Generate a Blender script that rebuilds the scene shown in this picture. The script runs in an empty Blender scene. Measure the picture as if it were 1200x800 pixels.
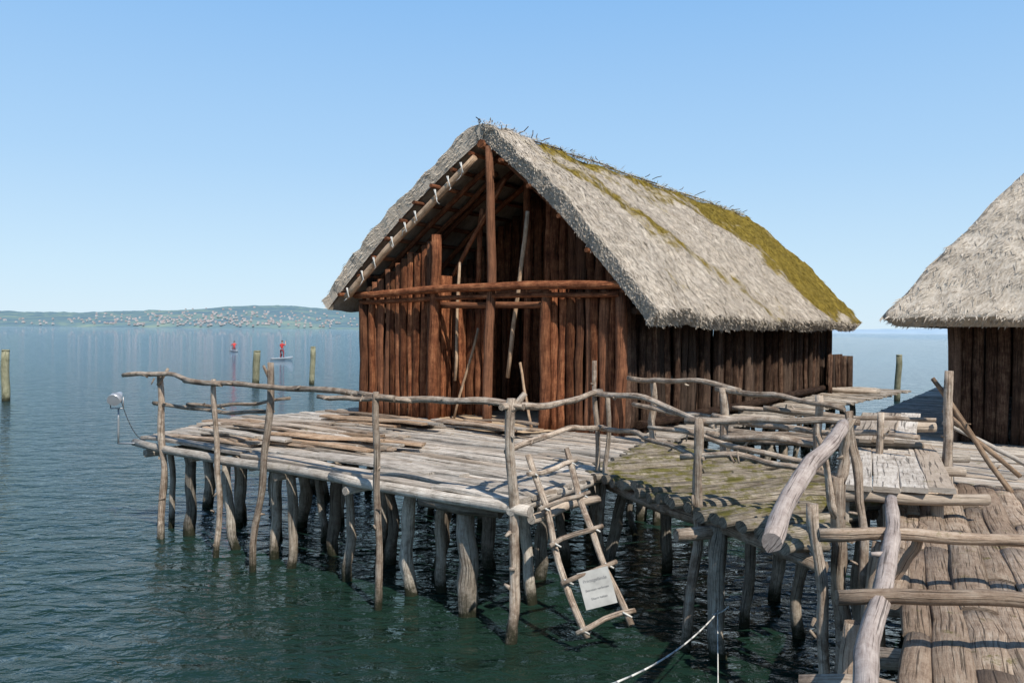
import bpy, math, random
from mathutils import Vector, Matrix, noise
R = math.radians
scene = bpy.context.scene
rng = random.Random(7)
ZD = 1.44          # deck level above the lake
EYE = 3.17

# ------------------------------------------------------------------ helpers
def new_mat(name):
    m = bpy.data.materials.new(name); m.use_nodes = True
    nt = m.node_tree; nt.nodes.clear()
    out = nt.nodes.new('ShaderNodeOutputMaterial')
    b = nt.nodes.new('ShaderNodeBsdfPrincipled')
    nt.links.new(b.outputs[0], out.inputs[0])
    return m, nt, b
def N(nt, typ, **kw):
    n = nt.nodes.new(typ)
    for k, v in kw.items():
        if k in n.inputs: n.inputs[k].default_value = v
        else: setattr(n, k, v)
    return n
def L(nt, a, b): nt.links.new(a, b)
def mixc(nt, fac, a, b, mode='MIX'):
    n = nt.nodes.new('ShaderNodeMix'); n.data_type = 'RGBA'; n.blend_type = mode
    for i, v in ((0, fac), (6, a), (7, b)):
        if hasattr(v, 'node'): nt.links.new(v, n.inputs[i])
        elif i == 0: n.inputs[0].default_value = v
        else: n.inputs[i].default_value = (*v, 1)
    return n.outputs[2]
def math_n(nt, op, a, b=0.0):
    n = nt.nodes.new('ShaderNodeMath'); n.operation = op
    for i, v in ((0, a), (1, b)):
        if hasattr(v, 'node'): nt.links.new(v, n.inputs[i])
        else: n.inputs[i].default_value = v
    return n.outputs[0]
def maprange(nt, v, a, b, c=0.0, d=1.0):
    n = nt.nodes.new('ShaderNodeMapRange'); n.clamp = True
    nt.links.new(v, n.inputs[0])
    for i, x in enumerate((a, b, c, d)): n.inputs[i+1].default_value = x
    return n.outputs[0]
def ramp(nt, fac, stops):
    n = nt.nodes.new('ShaderNodeValToRGB')
    cr = n.color_ramp
    while len(cr.elements) < len(stops): cr.elements.new(0.5)
    for e, (p, c) in zip(cr.elements, stops):
        e.position = p; e.color = (*c, 1)
    nt.links.new(fac, n.inputs[0]); return n.outputs[0]

def wood_mat(name, dark, mid, light, moss=0.0, wet=False, bump=0.5, vr=(0.6, 1.3), bark=0.0, tint=None):
    m, nt, b = new_mat(name)
    uv = N(nt, 'ShaderNodeUVMap'); at = N(nt, 'ShaderNodeAttribute'); at.attribute_name = 'rnd'
    off = N(nt, 'ShaderNodeVectorMath'); off.operation = 'SCALE'; off.inputs[3].default_value = 91.0
    L(nt, at.outputs['Color'], off.inputs[0])
    mp = N(nt, 'ShaderNodeMapping'); mp.inputs['Scale'].default_value = (52, 3.0, 1)
    L(nt, uv.outputs[0], mp.inputs[0])
    ad = N(nt, 'ShaderNodeVectorMath'); ad.operation = 'ADD'
    L(nt, mp.outputs[0], ad.inputs[0]); L(nt, off.outputs[0], ad.inputs[1])
    n1 = N(nt, 'ShaderNodeTexNoise', Scale=1.5, Detail=8.0, Roughness=0.75, Distortion=0.15)
    L(nt, ad.outputs[0], n1.inputs[0])
    geo = N(nt, 'ShaderNodeNewGeometry')
    n2 = N(nt, 'ShaderNodeTexNoise', Scale=4.5, Detail=9.0, Roughness=0.8)
    L(nt, geo.outputs['Position'], n2.inputs[0])
    f = math_n(nt, 'ADD', math_n(nt, 'MULTIPLY', n1.outputs[0], 0.5), math_n(nt, 'MULTIPLY', n2.outputs[0], 0.5))
    col = ramp(nt, f, [(0.37, dark), (0.49, mid), (0.61, light)])
    sp = N(nt, 'ShaderNodeSeparateColor'); L(nt, at.outputs['Color'], sp.inputs[0])
    if tint:   # some pieces are a different weathering state
        tf = maprange(nt, sp.outputs[2], 0.45, 1.0, 0, 0.75)
        col = mixc(nt, tf, col, mixc(nt, f, tuple(x*.45 for x in tint), tuple(min(1, x*1.5) for x in tint)))
    br = maprange(nt, sp.outputs[0], 0, 1, vr[0], vr[1])
    col = mixc(nt, 1.0, col, br, 'MULTIPLY')
    mp2 = N(nt, 'ShaderNodeMapping'); mp2.inputs['Scale'].default_value = (85, 1.5, 1)
    L(nt, uv.outputs[0], mp2.inputs[0])
    n3 = N(nt, 'ShaderNodeTexNoise', Scale=1.0, Detail=3.0, Roughness=0.5)
    L(nt, mp2.outputs[0], n3.inputs[0])
    cr = maprange(nt, n3.outputs[0], 0.36, 0.42, 0.35, 1.0)
    col = mixc(nt, 1.0, col, cr, 'MULTIPLY')
    if bark > 0:
        n5 = N(nt, 'ShaderNodeTexNoise', Scale=7.0, Detail=6.0, Roughness=0.7)
        L(nt, geo.outputs['Position'], n5.inputs[0])
        bf = maprange(nt, n5.outputs[0], 0.56-0.12*bark, 0.62, 0, bark)
        col = mixc(nt, bf, col, (0.12, 0.075, 0.05))
    if moss > 0:
        sx = N(nt, 'ShaderNodeSeparateXYZ'); L(nt, geo.outputs['Normal'], sx.inputs[0])
        n4 = N(nt, 'ShaderNodeTexNoise', Scale=3.4, Detail=8.0, Roughness=0.8)
        L(nt, geo.outputs['Position'], n4.inputs[0])
        mf = maprange(nt, n4.outputs[0], 0.62-0.25*moss, 0.70-0.2*moss)
        mf = math_n(nt, 'MULTIPLY', mf, maprange(nt, sx.outputs[2], 0.1, 0.7))
        mossc = ramp(nt, n1.outputs[0], [(0.3, (0.055, 0.055, 0.012)), (0.7, (0.20, 0.17, 0.045))])
        col = mixc(nt, mf, col, mossc)
    if wet:
        s2 = N(nt, 'ShaderNodeSeparateXYZ'); L(nt, geo.outputs['Position'], s2.inputs[0])
        zz = math_n(nt, 'ADD', s2.outputs[2], math_n(nt, 'MULTIPLY', math_n(nt, 'SUBTRACT', n2.outputs[0], 0.5), 0.7))
        wf = maprange(nt, zz, 0.05, 0.30, 1, 0)
        col = mixc(nt, wf, col, (0.03, 0.031, 0.018))
    L(nt, col, b.inputs['Base Color']); b.inputs['Roughness'].default_value = 0.88
    b.inputs['Specular IOR Level'].default_value = 0.15
    bp = N(nt, 'ShaderNodeBump', Strength=bump, Distance=0.015)
    hh = math_n(nt, 'MULTIPLY', math_n(nt, 'ADD', n1.outputs[0], math_n(nt, 'MULTIPLY', n2.outputs[0], 0.8)), cr)
    L(nt, hh, bp.inputs['Height']); L(nt, bp.outputs[0], b.inputs['Normal'])
    return m

def flat_mat(name, col, rough=0.6, var=0.25, scale=20, metal=0.0):
    m, nt, b = new_mat(name)
    tc = N(nt, 'ShaderNodeTexCoord')
    n = N(nt, 'ShaderNodeTexNoise', Scale=scale, Detail=5.0)
    L(nt, tc.outputs['Object'], n.inputs[0])
    c = ramp(nt, n.outputs[0], [(0.3, tuple(x*(1-var) for x in col)), (0.7, tuple(min(1, x*(1+var)) for x in col))])
    L(nt, c, b.inputs['Base Color']); b.inputs['Roughness'].default_value = rough
    b.inputs['Metallic'].default_value = metal
    return m

class MB:
    """mesh builder with uv + per-face random attribute"""
    def __init__(s): s.v = []; s.f = []; s.uv = []; s.r = []; s.sm = []; s.mi = []
    def face(s, idx, uvs, r, smooth=False, mi=0):
        s.f.append(idx); s.uv.extend(uvs); s.r.extend([r]*len(idx)); s.sm.append(smooth); s.mi.append(mi)
    def tube(s, p0, p1, w, h=None, up=(0, 0, 1), n=6, sides=8, wob=0.0, taper=1.0, flat=False, rad=0.06, mi=0, bow=0.0, rnd=None):
        p0 = Vector(p0); p1 = Vector(p1); h = w if h is None else h
        t = (p1-p0); ln = t.length
        if ln < 1e-4: return
        t.normalize(); up = Vector(up)
        if abs(t.dot(up)) > 0.97: up = Vector((0, 1, 0.05))
        rt = t.cross(up).normalized(); u2 = rt.cross(t).normalized()
        r = rng.random() if rnd is None else rnd
        ph = [rng.uniform(0, 6.28) for _ in range(4)]
        fr = rng.uniform(0.6, 1.3)
        seed = rng.uniform(0, 500)
        base = len(s.v)
        if flat:
            sec = [(1, -.7), (1, .7), (.93, 1), (0, 1.02), (-.93, 1), (-1, .7), (-1, -.7), (-.93, -1), (0, -1), (.93, -1)]
        else:
            sec = [(math.cos(2*math.pi*k/sides), math.sin(2*math.pi*k/sides)) for k in range(sides)]
        ns = len(sec)
        uoff = rng.uniform(0, 3); voff = rng.uniform(0, 30)
        for i in range(n+1):
            q = i/n
            env = math.sin(math.pi*q)**0.6 if 0 < q < 1 else 0
            ox = wob*(math.sin(6.28*fr*q+ph[0])-math.sin(ph[0])*(1-q)-math.sin(6.28*fr+ph[0])*q + .35*env*math.sin(17*q+ph[1]))
            oy = wob*(math.sin(5.1*fr*q+ph[2])-math.sin(ph[2])*(1-q)-math.sin(5.1*fr+ph[2])*q + .35*env*math.sin(14*q+ph[3]))
            c = p0 + t*(ln*q) + rt*ox + u2*(oy+bow*math.sin(math.pi*q))
            sc = 1+(taper-1)*q
            if not flat and (i == 0 or i == n): sc *= 0.93
            for k, (a, b2) in enumerate(sec):
                j = 1+rad*noise.noise(Vector((seed+a*1.3, b2*1.3, q*ln*3.0)))*2
                s.v.append(c + rt*(a*w/2*sc*j) + u2*(b2*h/2*sc*(j if not flat else 1+(j-1)*.6)))
        circ = (w+h)*1.6
        for i in range(n):
            for k in range(ns):
                k2 = (k+1) % ns
                a, b2, c2, d = base+i*ns+k, base+i*ns+k2, base+(i+1)*ns+k2, base+(i+1)*ns+k
                u0 = uoff+circ*k/ns; u1 = uoff+circ*(k+1)/ns; v0 = voff+ln*i/n; v1 = voff+ln*(i+1)/n
                s.face((a, b2, c2, d), ((u0, v0), (u1, v0), (u1, v1), (u0, v1)), r, not flat, mi)
        for rowi, rev in ((0, True), (n, False)):
            ids = [base+rowi*ns+k for k in range(ns)]
            if rev: ids = ids[::-1]
            s.face(tuple(ids), [(uoff+sec[k % ns][0]*w/2, voff+sec[k % ns][1]*0.2) for k in range(ns)], r*0.5, False, mi)
    def box(s, c, sx, sy, sz, ax=(1, 0), mi=0, r=None):
        ax = Vector((ax[0], ax[1], 0)).normalized(); ay = Vector((-ax.y, ax.x, 0)); c = Vector(c)
        b = len(s.v); r = rng.random() if r is None else r
        for dz in (-1, 1):
            for dx, dy in ((-1, -1), (1, -1), (1, 1), (-1, 1)):
                s.v.append(c+ax*dx*sx/2+ay*dy*sy/2+Vector((0, 0, dz*sz/2)))
        for q in ((3, 2, 1, 0), (4, 5, 6, 7), (0, 1, 5, 4), (1, 2, 6, 5), (2, 3, 7, 6), (3, 0, 4, 7)):
            s.face(tuple(b+i for i in q), ((0, 0), (sx, 0), (sx, sy), (0, sy)), r, False, mi)
    def build(s, name, mats, parent=None):
        me = bpy.data.meshes.new(name)
        me.from_pydata([tuple(v) for v in s.v], [], s.f)
        uvl = me.uv_layers.new(name='UVMap')
        uvl.data.foreach_set('uv', [x for p in s.uv for x in p])
        ca = me.color_attributes.new('rnd', 'FLOAT_COLOR', 'CORNER')
        ca.data.foreach_set('color', [x for r in s.r for x in ((r, (r*7.3) % 1, (r*13.7) % 1, 1) if not isinstance(r, tuple) else r)])
        me.polygons.foreach_set('use_smooth', s.sm); me.polygons.foreach_set('material_index', s.mi)
        for m in (mats if isinstance(mats, (list, tuple)) else [mats]): me.materials.append(m)
        me.update()
        o = bpy.data.objects.new(name, me); scene.collection.objects.link(o)
        if parent: o.parent = parent
        return o
def empty(name, loc=(0, 0, 0)):
    e = bpy.data.objects.new(name, None); scene.collection.objects.link(e); e.empty_display_size = .3
    return e

def fill_boards(mb, poly, d, wr=(0.12, 0.2), z=ZD, th=0.05, seg=(1.8, 3.6), gap=0.012, zj=0.008, log=False, jit=0.05, skip=0.0, wob=0.006):
    d = Vector((d[0], d[1])).normalized(); nrm = Vector((-d.y, d.x))
    pts = [Vector(p) for p in poly]
    lo = min(p.dot(nrm) for p in pts); hi = max(p.dot(nrm) for p in pts)
    o = lo
    while o < hi:
        w = rng.uniform(*wr); c = o+w/2; xs = []
        for i in range(len(pts)):
            a, b = pts[i], pts[(i+1) % len(pts)]
            da, db = a.dot(nrm)-c, b.dot(nrm)-c
            if (da < 0) != (db < 0): xs.append((a+(b-a)*(da/(da-db))).dot(d))
        xs.sort()
        for k in range(0, len(xs)-1, 2):
            s0, s1 = xs[k]-rng.uniform(0, jit), xs[k+1]+rng.uniform(0, jit); s = s0
            while s < s1-0.02:
                e = min(s1, s+rng.uniform(*seg))
                if s1-e < .5: e = s1
                if rng.random() >= skip:
                    zz = z-(th/2)+rng.uniform(-zj, zj)
                    A = d*s+nrm*c; B = d*(e-.01)+nrm*(c+rng.uniform(-.01, .01))
                    mb.tube((A.x, A.y, zz), (B.x, B.y, zz+rng.uniform(-zj, zj)), w-gap, th, flat=not log, n=5, sides=10, wob=wob, rad=0.06, taper=rng.uniform(.93, 1.0))
                s = e
        o += w

# ------------------------------------------------------------------ materials
M_grey = wood_mat('weathered_grey_wood', (0.19, 0.155, 0.125), (0.47, 0.41, 0.345), (0.68, 0.62, 0.54), moss=0.1, vr=(0.68, 1.18), tint=(0.38, 0.29, 0.21))
M_rail = wood_mat('weathered_branch_wood', (0.17, 0.12, 0.085), (0.43, 0.335, 0.255), (0.64, 0.56, 0.46), wet=True, bark=0.6, bump=0.9, vr=(0.68, 1.15))
M_hand = wood_mat('smooth_grey_handrail', (0.20, 0.155, 0.135), (0.35, 0.29, 0.255), (0.49, 0.42, 0.37), bark=0.2, bump=0.4, vr=(0.85, 1.1))
M_pile = wood_mat('bleached_pile_wood', (0.16, 0.13, 0.10), (0.47, 0.41, 0.335), (0.70, 0.64, 0.55), wet=True, bump=0.9, bark=0.35, vr=(0.42, 1.15), tint=(0.26, 0.19, 0.13))
M_moss = wood_mat('mossy_plank_wood', (0.10, 0.08, 0.055), (0.31, 0.255, 0.19), (0.50, 0.43, 0.34), moss=0.6, bump=1.0, vr=(0.6, 1.15))
M_brown = wood_mat('red_brown_timber', (0.04, 0.014, 0.008), (0.20, 0.068, 0.030), (0.43, 0.185, 0.085), bump=1.0, vr=(0.4, 1.35), tint=(0.17, 0.085, 0.05))
M_dark = wood_mat('dark_aged_timber', (0.018, 0.010, 0.007), (0.075, 0.040, 0.026), (0.21, 0.135, 0.09), bump=0.9, vr=(0.4, 1.4), tint=(0.10, 0.072, 0.055))
M_pole = wood_mat('pale_pole_wood', (0.15, 0.09, 0.055), (0.39, 0.26, 0.165), (0.54, 0.41, 0.29), bump=0.4)
M_slab = wood_mat('bark_slab_wood', (0.16, 0.105, 0.07), (0.42, 0.31, 0.225), (0.60, 0.49, 0.38), moss=0.15, bump=1.0, vr=(0.65, 1.15), tint=(0.28, 0.19, 0.13))
M_rope = flat_mat('white_rope', (0.62, 0.6, 0.55), 0.8)
M_clay = flat_mat('clay_floor', (0.50, 0.37, 0.24), 0.95, 0.2, 6)

def thatch_mat(name):
    m, nt, b = new_mat(name)
    at = N(nt, 'ShaderNodeAttribute'); at.attribute_name = 'rnd'
    sp = N(nt, 'ShaderNodeSeparateColor'); L(nt, at.outputs['Color'], sp.inputs[0])
    uv = N(nt, 'ShaderNodeUVMap'); mp = N(nt, 'ShaderNodeMapping'); mp.inputs['Scale'].default_value = (38, 9, 1)
    L(nt, uv.outputs[0], mp.inputs[0])
    n1 = N(nt, 'ShaderNodeTexNoise', Scale=1.0, Detail=8.0, Roughness=0.8, Distortion=0.6); L(nt, mp.outputs[0], n1.inputs[0])
    n2 = N(nt, 'ShaderNodeTexNoise', Scale=1.4, Detail=6.0, Roughness=0.6); L(nt, uv.outputs[0], n2.inputs[0])
    f = math_n(nt, 'ADD', math_n(nt, 'MULTIPLY', n1.outputs[0], 0.7), math_n(nt, 'MULTIPLY', n2.outputs[0], 0.3))
    col = ramp(nt, f, [(0.36, (0.18, 0.135, 0.095)), (0.46, (0.49, 0.415, 0.33)), (0.60, (0.71, 0.635, 0.535))])
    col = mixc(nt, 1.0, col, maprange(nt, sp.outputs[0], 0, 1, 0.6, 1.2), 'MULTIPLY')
    mossc = ramp(nt, n1.outputs[0], [(0.32, (0.08, 0.055, 0.012)), (0.5, (0.23, 0.165, 0.03)), (0.65, (0.42, 0.32, 0.07))])
    mf = maprange(nt, math_n(nt, 'ADD', sp.outputs[1], math_n(nt, 'MULTIPLY', math_n(nt, 'SUBTRACT', n1.outputs[0], 0.5), 1.2)), 0.30, 0.58)
    col = mixc(nt, mf, col, mossc)
    L(nt, col, b.inputs['Base Color']); b.inputs['Roughness'].default_value = 0.95
    b.inputs['Specular IOR Level'].default_value = 0.1
    bp = N(nt, 'ShaderNodeBump', Strength=0.9, Distance=0.05); L(nt, f, bp.inputs['Height']); L(nt, bp.outputs[0], b.inputs['Normal'])
    return m
M_thatch = thatch_mat('reed_thatch')

# ------------------------------------------------------------------ world, sun, camera
SUN = Vector((0.46, -0.885, 0)).normalized(); ELEV = R(50)
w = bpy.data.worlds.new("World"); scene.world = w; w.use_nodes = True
nt = w.node_tree; nt.nodes.clear()
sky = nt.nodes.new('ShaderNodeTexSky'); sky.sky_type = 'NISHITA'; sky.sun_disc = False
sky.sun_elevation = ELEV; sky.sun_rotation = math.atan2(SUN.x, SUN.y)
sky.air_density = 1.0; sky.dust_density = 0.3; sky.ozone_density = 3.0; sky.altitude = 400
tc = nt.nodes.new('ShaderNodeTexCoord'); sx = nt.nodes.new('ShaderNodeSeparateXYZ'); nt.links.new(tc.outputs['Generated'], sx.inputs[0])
sky_grad = ramp(nt, sx.outputs[2], [(0.0, (.68, .85, .98)), (.07, (.60, .81, .98)), (.19, (.44, .69, .97)), (.38, (.27, .54, .93)), (.6, (.10, .25, .52)), (1.0, (.05, .14, .36))])  # hand-made sky gradient; unseen upper stops darkened to lessen fill light
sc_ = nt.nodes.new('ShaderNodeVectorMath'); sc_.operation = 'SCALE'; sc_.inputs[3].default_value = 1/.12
nt.links.new(sky_grad, sc_.inputs[0])
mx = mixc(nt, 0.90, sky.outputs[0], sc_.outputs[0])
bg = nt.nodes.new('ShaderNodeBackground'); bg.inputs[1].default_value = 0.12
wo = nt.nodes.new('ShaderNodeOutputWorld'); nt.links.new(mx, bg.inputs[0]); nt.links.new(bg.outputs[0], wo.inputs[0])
sl = bpy.data.lights.new('sun', 'SUN'); sl.energy = 5.0; sl.angle = R(0.5); sl.color = (1.0, 0.945, 0.86)
so = bpy.data.objects.new('sun', sl); scene.collection.objects.link(so)
sd = Vector((SUN.x*math.cos(ELEV), SUN.y*math.cos(ELEV), math.sin(ELEV)))
so.rotation_euler = sd.to_track_quat('Z', 'Y').to_euler(); so.location = sd*50
cam = bpy.data.cameras.new('camera'); cam.sensor_width = 36; cam.lens = 29.04; cam.clip_end = 60000; cam.clip_start = 0.05
co = bpy.data.objects.new('camera', cam); scene.collection.objects.link(co)
co.matrix_world = Matrix.Translation((0, 0, EYE)) @ Matrix.Rotation(R(90-0.8), 4, 'X') @ Matrix.Rotation(R(0.52), 4, 'Z')
scene.camera = co
scene.view_settings.view_transform = 'Standard'; scene.view_settings.look = 'None'; scene.view_settings.exposure = 0

# ------------------------------------------------------------------ lake
me = bpy.data.meshes.new('lake_water')
S = 25000
me.from_pydata([(-S, -300, 0), (S, -300, 0), (S, S, 0), (-S, S, 0)], [], [(0, 1, 2, 3)])
lake = bpy.data.objects.new('lake_water', me); scene.collection.objects.link(lake)
m, nt, b = new_mat('lake_water')
geo = N(nt, 'ShaderNodeNewGeometry')
mp = N(nt, 'ShaderNodeMapping'); mp.inputs['Rotation'].default_value = (0, 0, R(18)); mp.inputs['Scale'].default_value = (0.85, 1.4, 1)
L(nt, geo.outputs['Position'], mp.inputs[0])
w1 = N(nt, 'ShaderNodeTexNoise', Scale=3.4, Detail=4.0, Roughness=0.55, Distortion=0.8); L(nt, mp.outputs[0], w1.inputs[0])
w2 = N(nt, 'ShaderNodeTexNoise', Scale=1.2, Detail=3.0, Roughness=0.5, Distortion=0.4); L(nt, mp.outputs[0], w2.inputs[0])
w3 = N(nt, 'ShaderNodeTexNoise', Scale=0.012, Detail=4.0, Roughness=0.6); L(nt, mp.outputs[0], w3.inputs[0])
hgt = math_n(nt, 'ADD', math_n(nt, 'MULTIPLY', w1.outputs[0], 0.085), math_n(nt, 'MULTIPLY', w2.outputs[0], 0.20))
bp = N(nt, 'ShaderNodeBump', Strength=1.0, Distance=1.0); L(nt, hgt, bp.inputs['Height'])
L(nt, bp.outputs[0], b.inputs['Normal'])
# base colour shifts from dark green close by to bluer further out
sd_ = N(nt, 'ShaderNodeSeparateXYZ'); L(nt, geo.outputs['Position'], sd_.inputs[0])
far_f = maprange(nt, sd_.outputs[1], 8, 90)
near_c = ramp(nt, w3.outputs[0], [(0.35, (0.010, 0.026, 0.017)), (0.65, (0.012, 0.032, 0.024))])
open_ = ramp(nt, w3.outputs[0], [(0.35, (0.010, 0.050, 0.075)), (0.65, (0.014, 0.062, 0.095))])
L(nt, mixc(nt, far_f, near_c, open_), b.inputs['Base Color'])
b.inputs['Roughness'].default_value = 0.03; b.inputs['IOR'].default_value = 1.33
me.materials.append(m)

# ------------------------------------------------------------------ distant hills and town
def hill(name, x0, x1, y, depth, hf, mat, nx=400, ny=24):
    v = []; f = []
    for j in range(ny+1):
        t = j/ny
        for i in range(nx+1):
            x = x0+(x1-x0)*i/nx
            prof = math.sin(min(1, t*1.25)*math.pi/2)**0.8
            z = hf(x)*prof*(1+0.12*noise.noise(Vector((x*.004, t*4, 3)))) + (5*noise.noise(Vector((x*.03, t*9, 1)))+4*noise.noise(Vector((x*.11, t*20, 5))))*prof
            v.append((x, y+depth*t, z-1.5 if t == 0 else z))
    for j in range(ny):
        for i in range(nx):
            a = j*(nx+1)+i; f.append((a, a+1, a+nx+2, a+nx+1))
    me = bpy.data.meshes.new(name); me.from_pydata(v, [], f); me.materials.append(mat)
    o = bpy.data.objects.new(name, me); scene.collection.objects.link(o); return o
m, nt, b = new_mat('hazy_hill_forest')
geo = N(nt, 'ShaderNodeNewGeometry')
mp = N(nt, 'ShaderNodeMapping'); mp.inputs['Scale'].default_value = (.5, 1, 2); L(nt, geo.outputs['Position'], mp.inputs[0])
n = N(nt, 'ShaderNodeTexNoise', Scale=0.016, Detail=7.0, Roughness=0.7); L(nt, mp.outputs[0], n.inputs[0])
c = ramp(nt, n.outputs[0], [(0.38, (0.115, 0.185, 0.235)), (0.50, (0.145, 0.225, 0.255)), (0.56, (0.175, 0.255, 0.25)), (0.66, (0.24, 0.31, 0.265))])  # aerial haze is mixed into the forest base colours
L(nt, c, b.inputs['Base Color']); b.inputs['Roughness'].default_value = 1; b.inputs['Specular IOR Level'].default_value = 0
def hf(x):
    e = max(0, min(1, (900-x)/1500))
    return (68 + 24*math.exp(-((x+1000)/420)**2) + 8*math.sin(x*.004))*e**.7
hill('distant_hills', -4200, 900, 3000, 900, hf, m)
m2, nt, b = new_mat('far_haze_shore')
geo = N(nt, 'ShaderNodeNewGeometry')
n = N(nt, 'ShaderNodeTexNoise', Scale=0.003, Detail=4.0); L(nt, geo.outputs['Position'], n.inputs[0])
L(nt, ramp(nt, n.outputs[0], [(0.4, (0.33, 0.45, 0.56)), (0.6, (0.38, 0.50, 0.60))]), b.inputs['Base Color']); b.inputs['Roughness'].default_value = 1  # pale blue-grey base colour carries the distance haze
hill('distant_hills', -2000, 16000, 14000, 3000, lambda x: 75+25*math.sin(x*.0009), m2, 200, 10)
town = MB()
def hz(x, t):
    prof = math.sin(min(1, t*1.25)*math.pi/2)**0.8
    return hf(x)*prof
for i in range(380):
    x = rng.gauss(-1130, 300) if rng.random() < .75 else rng.uniform(-2300, -650)
    t = abs(rng.gauss(0.06, 0.15)) + 0.015
    if t > .5 or x < -3000: continue
    y = 3000+900*t; z = hz(x, t)+1
    sx = rng.uniform(4, 9); sz = rng.uniform(2.5, 5)
    town.box((x, y, z+sz/2), sx, 9, sz, mi=0)
    b0 = len(town.v)
    town.v += [Vector((x-sx/2, y-5, z+sz)), Vector((x+sx/2, y-5, z+sz)), Vector((x+sx/2, y, z+sz+2.6)), Vector((x-sx/2, y, z+sz+2.6)), Vector((x+sx/2, y+5, z+sz)), Vector((x-sx/2, y+5, z+sz))]
    for q in ((0, 1, 2, 3), (3, 2, 4, 5)): town.face(tuple(b0+k for k in q), ((0, 0),)*4, rng.random(), False, 1)
    town.face((b0+1, b0+4, b0+2), ((0, 0),)*3, .5, False, 0)
    town.face((b0, b0+3, b0+5), ((0, 0),)*3, .5, False, 0)
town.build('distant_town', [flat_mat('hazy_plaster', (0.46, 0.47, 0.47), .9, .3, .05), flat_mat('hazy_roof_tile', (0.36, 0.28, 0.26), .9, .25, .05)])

# ------------------------------------------------------------------ house frame
U = Vector((0.824, -0.566, 0)); V = Vector((0.566, 0.824, 0))
O = Vector((-0.58, 15.14, 0))
def H(a, b, z): return O+U*a+V*b+Vector((0, 0, z))

def add_straw(mb, pos, dirv, nrm, ln, wd, col):
    side = dirv.cross(nrm).normalized()*wd/2
    b = len(mb.v)
    mid = pos+dirv*ln*.5+nrm*ln*.03
    mb.v += [pos-side, pos+side, mid+side*.9, mid-side*.9, pos+dirv*ln]
    u = rng.uniform(0, 50)
    mb.face((b, b+1, b+2, b+3), ((u, 0), (u+.01, 0), (u+.01, .1), (u, .1)), col)
    mb.face((b+3, b+2, b+4), ((u, .1), (u+.01, .1), (u, .2)), col)

def moss_house(b, t):
    n = noise.noise(Vector((b*.55, t*3.0, 2.0)))*.55+noise.noise(Vector((b*2.2, t*9, 7.0)))*.55+noise.noise(Vector((b*6, t*24, 3.0)))*.4
    v = 0.0
    v = max(v, 0.9-abs(t-0.03)/0.17 if 1.2 < b < 13.5 else 0)
    edge = 7.6+2.2*t
    v = max(v, min(.95, (b-edge)/2.0+.3)*(1 if t < .94 else .6) - max(0, (b-13.6))*2.0)
    d = abs((t-.42)-(b-2.4)*.16)
    v = max(v, (0.70-d/0.36-abs(b-2.6)*.12))
    v = max(v, 0.6-math.hypot((b-6.5)/3.5, (t-.2)/.2)*.6)
    return max(0, min(1, v+n*.7))

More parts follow.
